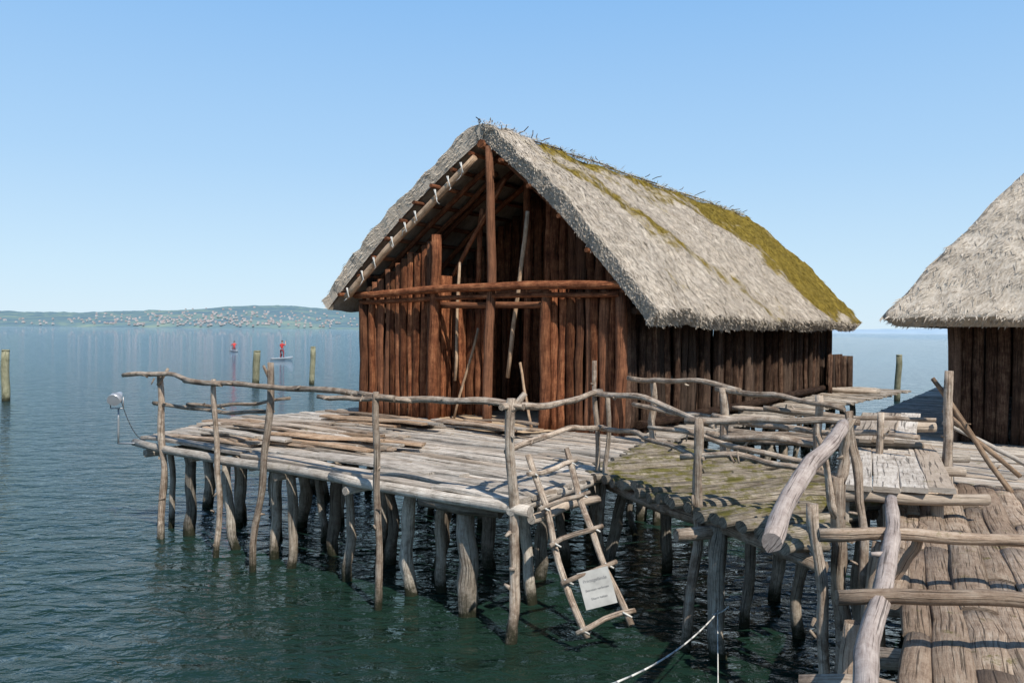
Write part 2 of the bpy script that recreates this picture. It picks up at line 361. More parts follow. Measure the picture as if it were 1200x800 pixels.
def roof_slope(mb, straw, surf, inner, nb, ntt, mossf, flip, nstraw, scol=(0.25, 1.0)):
    """surf(s,t) / inner(s,t) -> Vector, s along length 0..1, t ridge..eave 0..1"""
    base = len(mb.v)
    for src in (surf, inner):
        for j in range(ntt+1):
            for i in range(nb+1):
                mb.v.append(src(i/nb, j/ntt))
    def idx(k, i, j): return base+k*(nb+1)*(ntt+1)+j*(nb+1)+i
    L0 = (surf(0, .5)-surf(1, .5)).length; W0 = (surf(.5, 0)-surf(.5, 1)).length
    for k in (0, 1):
        for j in range(ntt):
            for i in range(nb):
                q = (idx(k, i, j), idx(k, i+1, j), idx(k, i+1, j+1), idx(k, i, j+1))
                uvs = [(L0*i/nb, W0*j/ntt), (L0*(i+1)/nb, W0*j/ntt), (L0*(i+1)/nb, W0*(j+1)/ntt), (L0*i/nb, W0*(j+1)/ntt)]
                if (k == 0) == flip: q = q[::-1]; uvs = uvs[::-1]
                mo = mossf((i+.5)/nb, (j+.5)/ntt) if k == 0 else 0
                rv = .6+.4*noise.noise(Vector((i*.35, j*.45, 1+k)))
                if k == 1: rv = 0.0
                mb.face(q, uvs, (rv, mo, 0, 1), True)
    rim = []
    for j in range(ntt): rim.append((idx(0, 0, j), idx(0, 0, j+1), idx(1, 0, j+1), idx(1, 0, j))); rim.append((idx(0, nb, j), idx(0, nb, j+1), idx(1, nb, j+1), idx(1, nb, j)))
    for i in range(nb): rim.append((idx(0, i, ntt), idx(0, i+1, ntt), idx(1, i+1, ntt), idx(1, i, ntt)))
    for n_, q in enumerate(rim):
        mb.face(q, ((n_*.3, 0), (n_*.3+.3, 0), (n_*.3+.3, .1), (n_*.3, .1)), (rng.uniform(.3, .7), 0, 0, 1), False)
    for _ in range(nstraw):
        s_, t_ = rng.random(), rng.random()**.9
        p = surf(s_, t_); dn = (surf(s_, min(1, t_+.02))-surf(s_, max(0, t_-.02))).normalized()
        al = (surf(min(1, s_+.01), t_)-surf(max(0, s_-.01), t_)).normalized()
        nr = al.cross(dn).normalized()
        if nr.z < 0: nr = -nr
        mo = mossf(s_, t_)
        d = (dn+al*rng.gauss(0, .45)+nr*rng.uniform(-.05, .12)).normalized()
        add_straw(straw, p+nr*.004, d, nr, rng.uniform(.05, .15), rng.uniform(.008, .022), (rng.uniform(*scol), mo, 0, 1))
    for e in range(nstraw//4):
        which = rng.random(); dnj = rng.uniform(0, 1)
        if which < .4: s_, t_ = rng.random(), 1.0
        elif which < .8: s_, t_ = 0.0, rng.random()
        else: s_, t_ = 1.0, rng.random()
        po, pi = surf(s_, t_), inner(s_, t_)
        p = po.lerp(pi, dnj)
        dn = (surf(s_, min(1, t_+.02))-surf(s_, max(0, t_-.02))).normalized()
        al = (surf(min(1, s_+.01), t_)-surf(max(0, s_-.01), t_)).normalized()
        out = al*(-1 if s_ == 0 else 1) if t_ < 1 else dn
        d = (dn*.7+out*(.4 if t_ < 1 else .2)+Vector((rng.gauss(0, .2), rng.gauss(0, .2), rng.gauss(-.05, .15)))).normalized()
        add_straw(straw, p-d*.05, d, Vector((rng.gauss(0, .4), -1, .6)).normalized(), rng.uniform(.05, .13), rng.uniform(.01, .024), (rng.uniform(.3, 1), mossf(s_, t_)*(.6 if t_ < 1 else 0), 0, 1))

house = empty('thatched_stilt_house')
RA = 0.15; ZR = 6.95
def slope_fn(side):
    ea = 3.67 if side > 0 else -3.85
    ez = 3.48 if side > 0 else 3.76
    def base(s, t):
        b0 = -0.22-0.12*t; b1 = 13.6+0.6*t
        b = b0+(b1-b0)*s
        a = RA+(ea-RA)*t
        z = ZR+(ez-ZR)*t + 0.20*math.sin(math.pi*t) - (0.10*(1-t/.06) if t < .06 else 0)
        z += -0.05*math.sin(math.pi*s)+.05*noise.noise(Vector((b*.5, 7, side)))
        return a, b, z
    def surf(s, t):
        a, b, z = base(s, t)
        d = .11*noise.noise(Vector((b*.8, t*3.4, side*5)))+.06*noise.noise(Vector((b*3.3, t*13, side*9)))+.035*noise.noise(Vector((b*8, t*30, side*2)))
        if t > .999: z -= .03*noise.noise(Vector((b*2.7, 0, 8)))*2; a += side*.05*noise.noise(Vector((b*2.1, 5, 8)))
        if s < .001 or s > .999: b += (.08*noise.noise(Vector((t*14, 3, side*7))))
        return H(a+side*.7*d, b, z+.71*d)
    def inner(s, t):
        a, b, z = base(s, t)
        th = .30-.05*t
        if t < .001: return H(a, b, z-.42)
        if t > .999: return H(a-side*.20, b, z-.22+.05*noise.noise(Vector((b*2.0, 1, 8))))
        if s < .001: b += .05
        return H(a-side*.70*th, b, z-.71*th)
    return surf, inner
roof = MB(); straw = MB()
sR, iR = slope_fn(1); sL, iL = slope_fn(-1)
roof_slope(roof, straw, sR, iR, 170, 60, lambda s, t: moss_house(s*13.9-.2, t), False, 38000)
roof_slope(roof, straw, sL, iL, 110, 30, lambda s, t: max(0, .5-t*5), True, 7000)
for i in range(2600):
    b = rng.uniform(-.3, 13.7); sd_ = rng.choice((-1, 1))
    p = H(RA+rng.gauss(0, .07), b, ZR-.03+rng.uniform(-.06, .04)-.05*math.sin(math.pi*(b/13.9) if b > 0 else 0))
    d = (U*sd_*rng.uniform(.2, 1)+V*rng.gauss(0, .6)+Vector((0, 0, rng.uniform(-.5, .3)))).normalized()
    add_straw(straw, p, d, Vector((0, -.5, 1)).normalized(), rng.uniform(.06, .2), rng.uniform(.01, .022), (rng.uniform(.1, .9), rng.choice((0, .9, .9)) if b > 1.5 else 0, 0, 1))
roof.build('thatch', M_thatch, house); straw.build('thatch_straw', M_thatch, house)
tw = MB()
for i in range(18):
    b = rng.uniform(-.2, 13.4); p = H(RA+rng.uniform(-.15, .15), b, ZR-.04)
    tw.tube(p, p+U*rng.uniform(-.2, .3)+V*rng.uniform(-.2, .2)+Vector((0, 0, rng.uniform(.02, .11))), .018, n=2, sides=5, wob=.01)
for i in range(6):
    b = i*2.3; tw.tube(H(RA-.1, b, ZR-.04), H(RA+.05, b+2.5, ZR-.06), .03, n=5, sides=6, wob=.02)
tw.build('ridge_twigs', M_dark, house)

def under(a):
    if a > RA: t = (a-RA)/(3.67-RA); z = ZR+(3.48-ZR)*t
    else: t = (a-RA)/(-3.85-RA); z = ZR+(3.76-ZR)*t
    return z+.20*math.sin(math.pi*t)-.47
fw = MB()
def plank_wall(mb, a0, a1, b, topf, z0=ZD-.05, wr=(.13, .22), depth=.07, lean=.02):
    a = a0
    while a < a1:
        w_ = min(rng.uniform(*wr), a1-a+.02)
        if w_ < .05: break
        c = a+w_/2; zt = topf(c)+rng.uniform(-.08, .05); l_ = rng.uniform(-lean, lean)
        mb.tube(H(c, b+rng.uniform(-.02, .02), z0), H(c+l_, b+rng.uniform(-.03, .03), zt), w_*.97, depth*rng.uniform(.8, 1.5), up=-V, n=8, sides=10, wob=.014, rad=.14)
        a += w_
plank_wall(fw, -2.75, -1.05, .02, lambda a: min(under(a)-.05, 4.10+(a+2.75)*.5), wr=(.12, .19))
plank_wall(fw, 1.5, 2.9, .02, lambda a: min(under(a)-.02, 3.98), wr=(.11, .2))
plank_wall(fw, -1.5, 2.85, 2.6, lambda a: under(a)-.03)
plank_wall(fw, .75, 2.75, 1.0, lambda a: under(a)-.03, z0=3.95)
plank_wall(fw, -2.85, -1.5, 2.6, lambda a: under(a)-.03)
plank_wall(fw, -1.0, -.45, .9, lambda a: 3.6); plank_wall(fw, .75, 1.5, .9, lambda a: 3.75)
for bb in [x*.17 for x in range(15)]:
    fw.tube(H(-1.05, bb+.05, ZD), H(-1.05, bb+.05, 4.2), .16, .07, up=U, n=5, wob=.008)
    fw.tube(H(1.5, bb+.05, ZD), H(1.5, bb+.05, 3.95), .16, .07, up=U, n=5, wob=.008)
fw.build('gable_plank_wall', M_brown, house)
dr = MB()
dr.box(H(.1, 2.53, ZD+.95), .85, .05, 1.9, ax=(U.x, U.y))  # near-black panel, painted shade in place of an open door gap
dr.build('doorway_shade_panel', flat_mat('doorway_shade_black', (.012, .008, .006), .95), house)
sw = MB()
b_ = 0.0
while b_ < 13.2:
    w_ = rng.uniform(.12, .26)
    oo = rng.uniform(-.03, .03)
    sw.tube(H(2.9+oo, b_+w_/2, ZD-.1), H(2.9+oo, b_+w_/2+rng.uniform(-.03, .03), under(2.9)+.1), w_*.96, .10, up=U, n=7, sides=10, wob=.018, rad=.16)
    sw.tube(H(-2.9, b_+w_/2, ZD-.1), H(-2.9, b_+w_/2, under(-2.9)+.1), w_*.98, .09, up=-U, n=3, sides=8, wob=.01)
    b_ += w_
plank_wall(sw, -2.9, 2.9, 13.2, lambda a: under(a))
for bb in (0.6, 1.9, 3.1, 4.6, 5.8, 7.2, 8.4, 11.0, 13.1):
    sw.tube(H(3.03, bb, ZD-1.4), H(3.02, bb+rng.uniform(-.1, .1), 3.7), rng.uniform(.11, .17), up=U, n=6, wob=.02)
sw.tube(H(3.05, .1, 3.5), H(3.05, 13.3, 3.5), .13, n=10, wob=.02)
sw.tube(H(3.06, .3, 1.62), H(3.06, 13.6, 1.6), .16, n=10, wob=.02)
sw.build('side_walls', M_dark, house)
ax_ = MB()
for k in range(6): ax_.tube(H(3.2+.02*k, 12.3+k*.2, ZD-.05), H(3.2+.02*k, 12.3+k*.2, 2.55), .19, .06, up=U, n=4, wob=.01)
for k in range(4): ax_.tube(H(3.0+k*.17, 13.45, ZD-.05), H(3.0+k*.17, 13.45, 2.5), .17, .06, up=V, n=4)
ax_.build('end_cladding', M_dark, house)
fl = MB(); fl.box(H(0, 6.6, ZD+.012), 5.7, 13.1, .05, ax=(U.x, U.y)); fl.build('floor', M_clay, house)
fr = MB()
fr.tube(H(.33, -.22, ZD-.05), H(.28, -.16, 6.45), .18, n=12, wob=.03, taper=.85, sides=10, rnd=.8)
fr.tube(H(-2.88, -.08, ZD-.1), H(-2.9, -.08, 3.75), .21, n=6, wob=.02)
fr.tube(H(-2.66, -.1, ZD-.1), H(-2.64, -.08, 3.85), .14, n=6, wob=.02)
fr.tube(H(2.88, -.08, ZD-.1), H(2.88, -.06, 3.8), .20, n=6, wob=.02)
fr.tube(H(-1.02, -.12, ZD-.05), H(-.98, -.1, 4.95), .2, n=8, wob=.02)
fr.tube(H(1.45, -.12, ZD-.05), H(1.5, -.1, 3.85), .19, n=8, wob=.02)
fr.tube(H(-3.0, -.2, 3.84), H(3.05, -.2, 3.92), .15, n=12, wob=.03, sides=10, rad=.12, rnd=.82)
fr.tube(H(-2.9, -.14, 3.70), H(2.9, -.14, 3.76), .09, n=12, wob=.02, sides=8, rad=.12, rnd=.6)
fr.tube(H(-1.1, .03, 3.62), H(1.6, .03, 3.62), .12, n=6, wob=.02)
fr.tube(H(-2.5, .9, 4.6), H(-.3, .9, 6.2), .1, n=6, wob=.02); fr.tube(H(2.3, .9, 4.4), H(.5, .9, 6.0), .1, n=6, wob=.02)
fr.tube(H(-1.3, .55, 3.9), H(.15, .55, 6.0), .09, n=6, wob=.02, rnd=.9); fr.tube(H(-.6, .7, 3.95), H(-.5, .7, 5.5), .10, n=6, wob=.02, rnd=.9)
for bb in (1.3, 3.8, 6.5, 9.2, 11.9): fr.tube(H(-3.0, bb, 3.9), H(3.0, bb, 3.9), .17, n=6, wob=.02)
for a in (-3.3, -2.9, -2.5, -2.1, -1.7, -1.3, -.9, -.5, -.1, .6, 1.2, 1.8, 2.4, 3.0):
    fr.tube(H(a, -.26+rng.uniform(-.14, .05), under(a)+.04), H(a, 13.9, under(a)+.04), .085, n=10, wob=.015, sides=7)
fr.tube(H(RA, -.25, under(RA)+.02), H(RA, 13.6, under(RA)+.02), .17, n=10, wob=.02)
for bb in (.35, 1.1, 1.9, 3.6, 5, 6.4, 7.8, 9.2, 10.6, 12, 13.4):
    for s_ in (-1, 1):
        ea = 3.3*s_
        fr.tube(H(RA, bb, under(RA)-.1), H(ea, bb, under(ea)-.05), .11, n=8, wob=.015, sides=7, bow=.12)
fr.tube(H(RA+.02, 1.25, 1.6), H(RA+.02, 1.25, under(RA)), .15, n=6, wob=.02)
fr.build('frame_timbers', M_brown, house)
def vp(a): return under(a)-.20
po = MB()
pa0, pa1 = -3.1, .1
po.tube(H(pa0, -.34, vp(pa0)), H(pa1, -.34, vp(pa1)), .15, n=12, wob=.02, sides=9, bow=.06, taper=.85, rnd=.9)
po.tube(H(.85, .25, 5.3), H(.48, .2, 2.3), .08, n=6, wob=.015)
po.tube(H(-.72, .3, 4.45), H(-.66, .1, 2.2), .06, n=6, wob=.015)
po.tube(H(.95, -.1, 2.6), H(1.3, -.25, 1.5), .05, n=5, wob=.01)
po.tube(H(-.2, .2, 3.2), H(-.6, .0, 1.5), .05, n=5, wob=.01)
po.build('poles', M_pole, house)
ti = MB()
for k in range(9):
    a = -2.95+k*.36+rng.uniform(-.07, .07); q_ = (a-pa0)/(pa1-pa0); z = vp(pa0)+(vp(pa1)-vp(pa0))*q_+.05*math.sin(math.pi*q_)
    for q in range(2):
        ti.tube(H(a-.04+q*.03, -.425, z+.09), H(a+.04-q*.02, -.425, z-.10), .02, n=2, sides=5)
    ti.tube(H(a, -.415, z-.05), H(a+rng.uniform(-.12, .10), -.43, z-rng.uniform(.12, .24)), .013, n=3, sides=5, wob=.02)
ti.build('rope_ties', M_rope, house)

# ------------------------------------------------------------------ second house (hipped thatch)
house2 = empty('thatched_stilt_house.001')
K = Vector((5.8, 13.0, 0))
def G(a, b, z): return K+U*a+V*b+Vector((0, 0, z))
ZE = 3.42; PT = 1.22
r2 = MB(); st2 = MB()
def nz(p): return .10*noise.noise(p*.9)+.06*noise.noise(p*3.1)+.035*noise.noise(p*7)
def front(s, t):
    k = 1-t; hh = 4.5*k
    p = G(hh+s*(9-2*hh), hh, ZE+hh*PT+.18*math.sin(math.pi*t)); d = nz(p)
    return p+(-V*.8+Vector((0, 0, .6)))*d
def front_i(s, t):
    k = 1-t; hh = 4.5*k
    return G(hh+.2+s*(8.6-2*hh), hh+.22, ZE+hh*PT-.14)
def left(s, t):
    hh = 4.5*(1-t); p = G(hh, hh+s*(14-hh), ZE+hh*PT+.18*math.sin(math.pi*t)); return p+(-U*.8+Vector((0, 0, .6)))*nz(p)
def left_i(s, t):
    hh = 4.5*(1-t); return G(hh+.22, hh+.2+s*(13.6-hh), ZE+hh*PT-.14)
def right(s, t):
    hh = 4.5*(1-t); p = G(9-hh, hh+s*(14-hh), ZE+hh*PT+.18*math.sin(math.pi*t)); return p+(U*.8+Vector((0, 0, .6)))*nz(p)
def right_i(s, t):
    hh = 4.5*(1-t); return G(8.78-hh, hh+.2+s*(13.6-hh), ZE+hh*PT-.14)
z0 = lambda s, t: 0.0
roof_slope(r2, st2, front, front_i, 90, 60, z0, False, 22000)
roof_slope(r2, st2, left, left_i, 60, 30, z0, True, 3000)
roof_slope(r2, st2, right, right_i, 40, 20, z0, False, 0)
r2.build('thatch', M_thatch, house2); st2.build('thatch_straw', M_thatch, house2)
w2_ = MB(); a = .95
while a < 8.05:
    w_ = rng.uniform(.12, .22)
    w2_.tube(G(a, 1.0, ZD-.1), G(a+.01, 1.0+rng.uniform(-.03, .03), 4.2), w_*1.04, .11, up=-V, n=7, sides=10, wob=.01, rad=.12); a += w_
b_ = 1.0
while b_ < 13:
    w_ = rng.uniform(.16, .26)
    w2_.tube(G(.95, b_, ZD-.1), G(.95, b_, 4.2), w_*1.04, .1, up=-U, n=4, wob=.01)
    w2_.tube(G(8.05, b_, ZD-.1), G(8.05, b_, 4.2), w_*1.04, .1, up=U, n=3, wob=.01); b_ += w_
w2_.tube(G(.9, .9, ZD-.3), G(.9, .9, 3.9), .2, n=6, wob=.02)
a = .95
while a < 8.05:   # rear wall
    w2_.tube(G(a, 13, ZD-.1), G(a, 13, 4.2), .25, .1, up=-V, n=3, wob=.01); a += .23
w2_.build('plank_walls', M_dark, house2)

# ------------------------------------------------------------------ decks
deck = empty('stilt_house_deck')
FD = Vector((5.81, -4.46)).normalized()
main_poly = [(-5.77, 12.9), (.04, 8.44), (1.1, 10.2), (2.3, 13.0), (12.2, 25.3), (6.2, 30.0), (3.6, 27.6), (-3.9, 17.3), (-5.3, 16.0)]
db = MB()
fill_boards(db, main_poly, FD, wr=(.10, .21), seg=(1.4, 3.8), jit=.12, zj=.016, wob=.014, gap=.016)
db.build('deck_boards', M_grey, deck)
bm_ = MB()
bm_.tube((-5.9, 12.92, 1.36), (-2.0, 9.95, 1.35), .13, n=8, wob=.025)
bm_.tube((-2.2, 10.1, 1.36), (.2, 8.26, 1.35), .13, n=8, wob=.02)
bm_.tube((.0, 8.35, 1.34), (1.15, 10.25, 1.35), .12, n=6, wob=.02)
nF = Vector((-FD.y, FD.x))
for k in range(9):
    A = Vector((-5.6, 12.95))+nF*(.45+k*.9); ext = 6.9 if k < 4 else 6.5
    A2 = A+FD*0.1; B2 = A+FD*ext
    bm_.tube((A2.x, A2.y, 1.30), (B2.x, B2.y, 1.30), .14, n=6, wob=.02)
for k in range(10):
    A = Vector((-5.55, 12.72))+FD*(k*.78+rng.uniform(-.15, .15))+nF*rng.uniform(-.1, .35); B = A+nF*(3.0 if k < 8 else 1.3)
    bm_.tube((A.x, A.y, 1.22), (B.x, B.y, 1.22), rng.uniform(.09, .15), n=5, wob=.02)
for k in range(10):
    bm_.tube(H(-3.2, .5+k*1.4, 1.28), H(3.5, .5+k*1.4, 1.28), .17, n=6, wob=.02)
bm_.tube(H(3.35, -1.5, 1.33), H(3.35, 13.9, 1.33), .16, n=8, wob=.02)
for k in range(5):
    bm_.tube(H(2.9, 12.6+k*.28, 1.52), H(4.3+rng.uniform(-.2, .2), 12.7+k*.26, 1.52), .13, n=4, wob=.02)
bm_.build('beams', M_grey, deck)
pl = MB()
def pile(x, y, r=.15, top=1.3, lx=0., ly=0., wob=.04):
    pl.tube((x-lx*.2, y, -.7), (x+lx, y+ly, top), r, n=11, wob=wob, sides=10, taper=rng.uniform(.8, 1.05), rad=.24)
for (x, y, r, lx) in [(-4.8, 12.5, .15, -.1), (-5.4, 13.05, .1, 0), (-3.85, 11.75, .13, -.2), (-2.97, 10.9, .14, .06), (-1.96, 10.4, .13, -.12), (-1.18, 9.75, .15, .0),
                      (-.54, 9.13, .2, .03), (-.78, 10.0, .12, -.03), (-.32, 11, .15, .0), (.43, 10.5, .17, 0), (.2, 9.6, .16, 0), (2.07, 8.0, .17, -.03), (2.6, 8.9, .13, 0), (3.05, 8.65, .11, .06),
                      (1.33, 10.9, .15, .22), (2.0, 11, .15, .05), (-3.5, 12.3, .14, 0), (-4.3, 13.2, .16, 0), (-2.5, 11.6, .14, .1), (-1.6, 11.2, .14, -.1), (3.6, 8.4, .14, 0), (3.2, 9.8, .14, 0), (-3.3, 11.3, .12, .1)]:
    pile(x, y, r*rng.uniform(.9, 1.15), 1.28, lx)
for k in range(7):
    for j in range(4):
        p = Vector((-5.2, 14.3))+FD*(k*1.1+rng.uniform(-.25, .25))+nF*(j*1.0+rng.uniform(-.25, .25))
        pile(p.x, p.y, rng.uniform(.10, .19), 1.25, rng.uniform(-.15, .15))
for k in range(11):
    for a in (-2.8, -1.4, 0, 1.5, 2.9, 3.4):
        p = H(a+rng.uniform(-.15, .15), .4+k*1.35, 0); pile(p.x, p.y, rng.uniform(.13, .2), 1.25, rng.uniform(-.08, .08))
pl.build('piles', M_pile, deck)
cp = MB()
cp.tube((-1.0, 9.25, 1.26), (-.1, 8.75, 1.24), .16, n=4, wob=.01); cp.tube((-1.0, 9.5, 1.22), (.3, 9.3, 1.2), .15, n=4)
cp.tube((.4, 10.6, 1.22), (.6, 9.2, 1.22), .14, n=4)
cp.build('cross_logs', M_pile, deck)
cl = MB()
poly = []
for i in range(28):
    t = math.pi*i/27; rr = 1+.14*noise.noise(Vector((i*.6, 3, 1)))
    poly.append(H(.3+1.45*math.cos(t)*rr, -.08-1.05*math.sin(t)*rr, ZD+.022))
ctr = H(.3, -.35, ZD+.06); cl.v = poly+[ctr]
for i in range(27): cl.face((i+1, i, 28), [(0, 0)]*3, .5, True)
cl.face((0, 27, 28), [(0, 0)]*3, .5, True)
cl.build('clay_threshold', M_clay, deck)

# loose plank stacks on the deck
lp = MB()
def loose(cx, cy, n_, ang, sp, ln=(1.6, 2.8), z=ZD+.03, tilt=0):
    for i in range(n_):
        A = ang+rng.gauss(0, .12); d = Vector((math.cos(A), math.sin(A))); l_ = rng.uniform(*ln)
        x = cx+rng.uniform(-sp, sp); y = cy+rng.uniform(-sp, sp); zz = z+rng.uniform(0, .12)
        lp.tube((x-d.x*l_/2, y-d.y*l_/2, zz), (x+d.x*l_/2, y+d.y*l_/2, zz+rng.uniform(-.03, .05)), rng.uniform(.09, .2), .035, flat=True, n=5, wob=.015, mi=rng.choice((0, 0, 0, 1, 2)))
loose(-3.3, 13.4, 22, R(-38), .55)
loose(-4.2, 13.9, 14, R(-30), .5, (1.4, 2.2))
loose(-2.6, 12.3, 12, R(-30), .4)
loose(-2.2, 14.8, 10, R(-36), .5, (1.5, 2.6))
loose(-.5, 14.0, 7, R(-36), .35, (1.2, 2.2))
loose(-4.3, 12.6, 10, R(-38), .3, (1.2, 2.0))
lp.build('loose_plank_pile', [M_grey, M_pole, M_slab])

# mossy walkway
mw = empty('mossy_walkway')
mb_ = MB()
moss_poly = [(1.05, 10.25), (2.45, 6.75), (3.75, 8.6), (3.7, 10.4), (2.3, 12.9)]
fill_boards(mb_, moss_poly, (.93, .36), wr=(.12, .22), z=ZD+.03, th=.12, seg=(1.2, 3.0), zj=.022, jit=.2, log=True, wob=.025, gap=0)
mb_.build('boards', M_moss, mw)
mj = MB()
mj.tube((1.2, 10.1, 1.28), (2.55, 6.7, 1.26), .13, n=6, wob=.02); mj.tube((2.3, 12.4, 1.28), (3.8, 8.6, 1.28), .13, n=6, wob=.02)
mj.tube((1.7, 11.4, 1.28), (3.2, 7.7, 1.26), .13, n=6, wob=.02)
mj.tube((1.6, 7.95, 1.2), (3.6, 8.5, 1.2), .14, n=6, wob=.02)
mj.build('beams', M_rail, mw)

# right slab walkway in the foreground and deck of 2nd house
rw = empty('slab_walkway')
rb = MB()
fill_boards(rb, [(-1.5, -1.5), (4.5, -3.0), (9.5, 7.0), (4.6, 9.8), (3.75, 8.2), (1.93, 4.1), (.9, 2.0)], (.43, .9), wr=(.10, .20), z=ZD+.02, th=.075, seg=(.9, 3.0), log=True, zj=.014, wob=.014, gap=-.035)
rb.build('slabs', M_slab, rw)
rj = MB()
for k in range(9):
    y = 1.2+k*.9; x = .45+.46*(y-.9)
    rj.tube((x-.1, y, 1.28), (x+5.5, y-1.6, 1.28), .14, n=6, wob=.03)
rj.tube((1.25, 4.02, 1.40), (3.0, 3.3, 1.42), .10, n=6, wob=.02); rj.tube((1.5, 4.25, 1.36), (2.4, 3.9, 1.38), .09, n=6, wob=.02)
rj.build('beams', M_rail, rw)
pl = MB()
for k in range(6):
    y = 3.0+k*1.1; x = .7+.46*(y-.9); pile(x, y, .13, 1.3, rng.uniform(-.05, .05)); pile(x+1.6, y-.4, .15, 1.3); pile(x+3.2, y-1, .15, 1.3)
pl.build('piles', M_pile, rw)
d2 = empty('stilt_house_deck.001')
q = MB()
fill_boards(q, [(4.75, 9.9), (9.5, 6.9), (22, 22), (14, 27), (5.3, 14.0)], FD, z=ZD, wr=(.14, .22))
q.build('deck_boards', M_grey, d2)
pl = MB()
for k in range(7):
    for j in range(6):
        p = Vector((5.0, 10.2))+Vector((.566, .824))*(k*2.0+.2)+Vector((.824, -.566))*(j*1.5); pile(p.x, p.y, .17, 1.3)
pl.build('piles', M_pile, d2)

# plank gangway up to the second house
gw = MB()
f0, f1 = Vector((3.08, 7.62)), Vector((4.08, 7.57)); g0, g1 = Vector((4.35, 10.5)), Vector((5.3, 10.4))
for i in range(4):
    A = f0.lerp(f1, (i+.5)/4); B = g0.lerp(g1, (i+.5)/4)
    gw.tube((A.x, A.y-rng.uniform(0, .12), 1.74+rng.uniform(-.008, .008)), (B.x, B.y, 1.76), .235, .05, flat=True, n=5, wob=.008, rnd=rng.uniform(.6, .72))
for (x, y, l_) in ((3.0, 7.7, 1.4), (3.7, 9.2, 1.3), (4.2, 10.2, 1.4)):
    gw.tube((x, y, 1.65), (x+l_, y-.12, 1.65), .11, n=4, wob=.01)
for (x, y) in ((3.15, 7.8), (4.0, 7.72), (4.3, 10.2), (5.1, 10.1), (3.8, 9.2), (4.6, 9.1)):
    gw.tube((x, y, 1.2), (x, y, 1.66), .12, n=3)
gw.build('plank_gangway', M_grey)
sb = MB()
for i in range(3):
    sb.tube((4.2+.25*i, 9.9-.02*i, 1.88), (4.85+.26*i, 11.1, 2.08), .24, .045, flat=True, n=4, wob=.005)
sb.tube((4.15, 10.1, 1.82), (5.0, 10.0, 1.82), .08, n=3); sb.tube((4.6, 10.8, 1.94), (5.5, 10.7, 1.96), .14, n=3)
sb.build('tilted_step_board', M_grey)

# ------------------------------------------------------------------ railings
def rail_obj(name, logs, mat=M_rail, rad=.18, stubs=1.3):
    mb = MB()
    for lg in logs:
        p0, p1, r = lg[:3]; wob = lg[3] if len(lg) > 3 else .04
        ln = (Vector(p1)-Vector(p0)).length
        mb.tube(p0, p1, r, n=max(6, int(ln*7)), sides=10, wob=wob*.8, taper=rng.uniform(.7, .95), rad=rad)
        for _ in range(int(ln*stubs)):
            t = rng.uniform(.1, .9); p = Vector(p0).lerp(Vector(p1), t)
            d = Vector((rng.gauss(0, 1), rng.gauss(0, 1), rng.gauss(.3, 1))).normalized()
            mb.tube(p, p+d*rng.uniform(.05, .11), r*.4, n=2, sides=6, taper=.6)
    return mb.build(name, mat)
rail_obj('branch_railing', [
    ((-5.24, 12.3, -.7), (-5.27, 12.35, 2.49), .11, .04), ((-4.06, 11.3, -.7), (-4.08, 11.3, 2.46), .09, .04),
    ((-3.36, 10.7, -.7), (-3.12, 10.7, 2.72), .10, .05), ((-1.50, 9.3, -.7), (-1.53, 9.3, 2.46), .09, .04),
    ((0.0, 8.33, -.7), (.0, 8.33, 2.48), .125, .04), ((1.70, 8.14, -.7), (1.85, 8.14, 2.32), .11, .05),
    ((1.08, 10.2, .6), (1.02, 10.2, 2.80), .07, .02), ((1.12, 10.05, .2), (1.18, 10.1, 2.4), .065, .03),
    ((-5.27, 12.3, 2.3), (-5.1, 12.25, 2.55), .05, .0), ((.0, 8.33, 2.35), (.14, 8.36, 2.53), .08, .0), ((-3.13, 10.7, 2.5), (-3.22, 10.7, 2.68), .05, 0),
    ((-6.0, 12.75, 2.42), (-3.9, 11.1, 2.40), .07, .05), ((-4.6, 11.6, 2.42), (-1.3, 9.15, 2.40), .075, .05),
    ((-1.75, 9.5, 2.42), (.12, 8.28, 2.40), .08, .04), ((-.1, 8.25, 2.40), (1.1, 10.15, 2.43), .075, .04),
    ((-2.3, 9.8, 2.36), (-1.1, 9.1, 2.38), .055, .05),
    ((-5.4, 12.45, 2.02), (-3.1, 10.75, 2.08), .06, .05), ((-4.7, 11.95, 2.05), (-2.9, 10.8, 2.25), .05, .05),
    ((-.05, 8.45, 1.92), (1.15, 10.2, 1.98), .065, .06),
])
rail_obj('branch_railing', [
    ((1.0, 10.15, 2.40), (2.0, 8.1, 2.24), .075, .06), ((1.75, 8.3, 2.27), (3.15, 7.45, 2.36), .075, .04),
    ((1.1, 10.1, 1.98), (1.9, 8.1, 1.92), .065, .06), ((1.7, 8.25, 1.92), (2.9, 7.2, 1.93), .065, .06), ((1.5, 9.0, 2.12), (2.85, 7.5, 1.98), .055, .05),
])
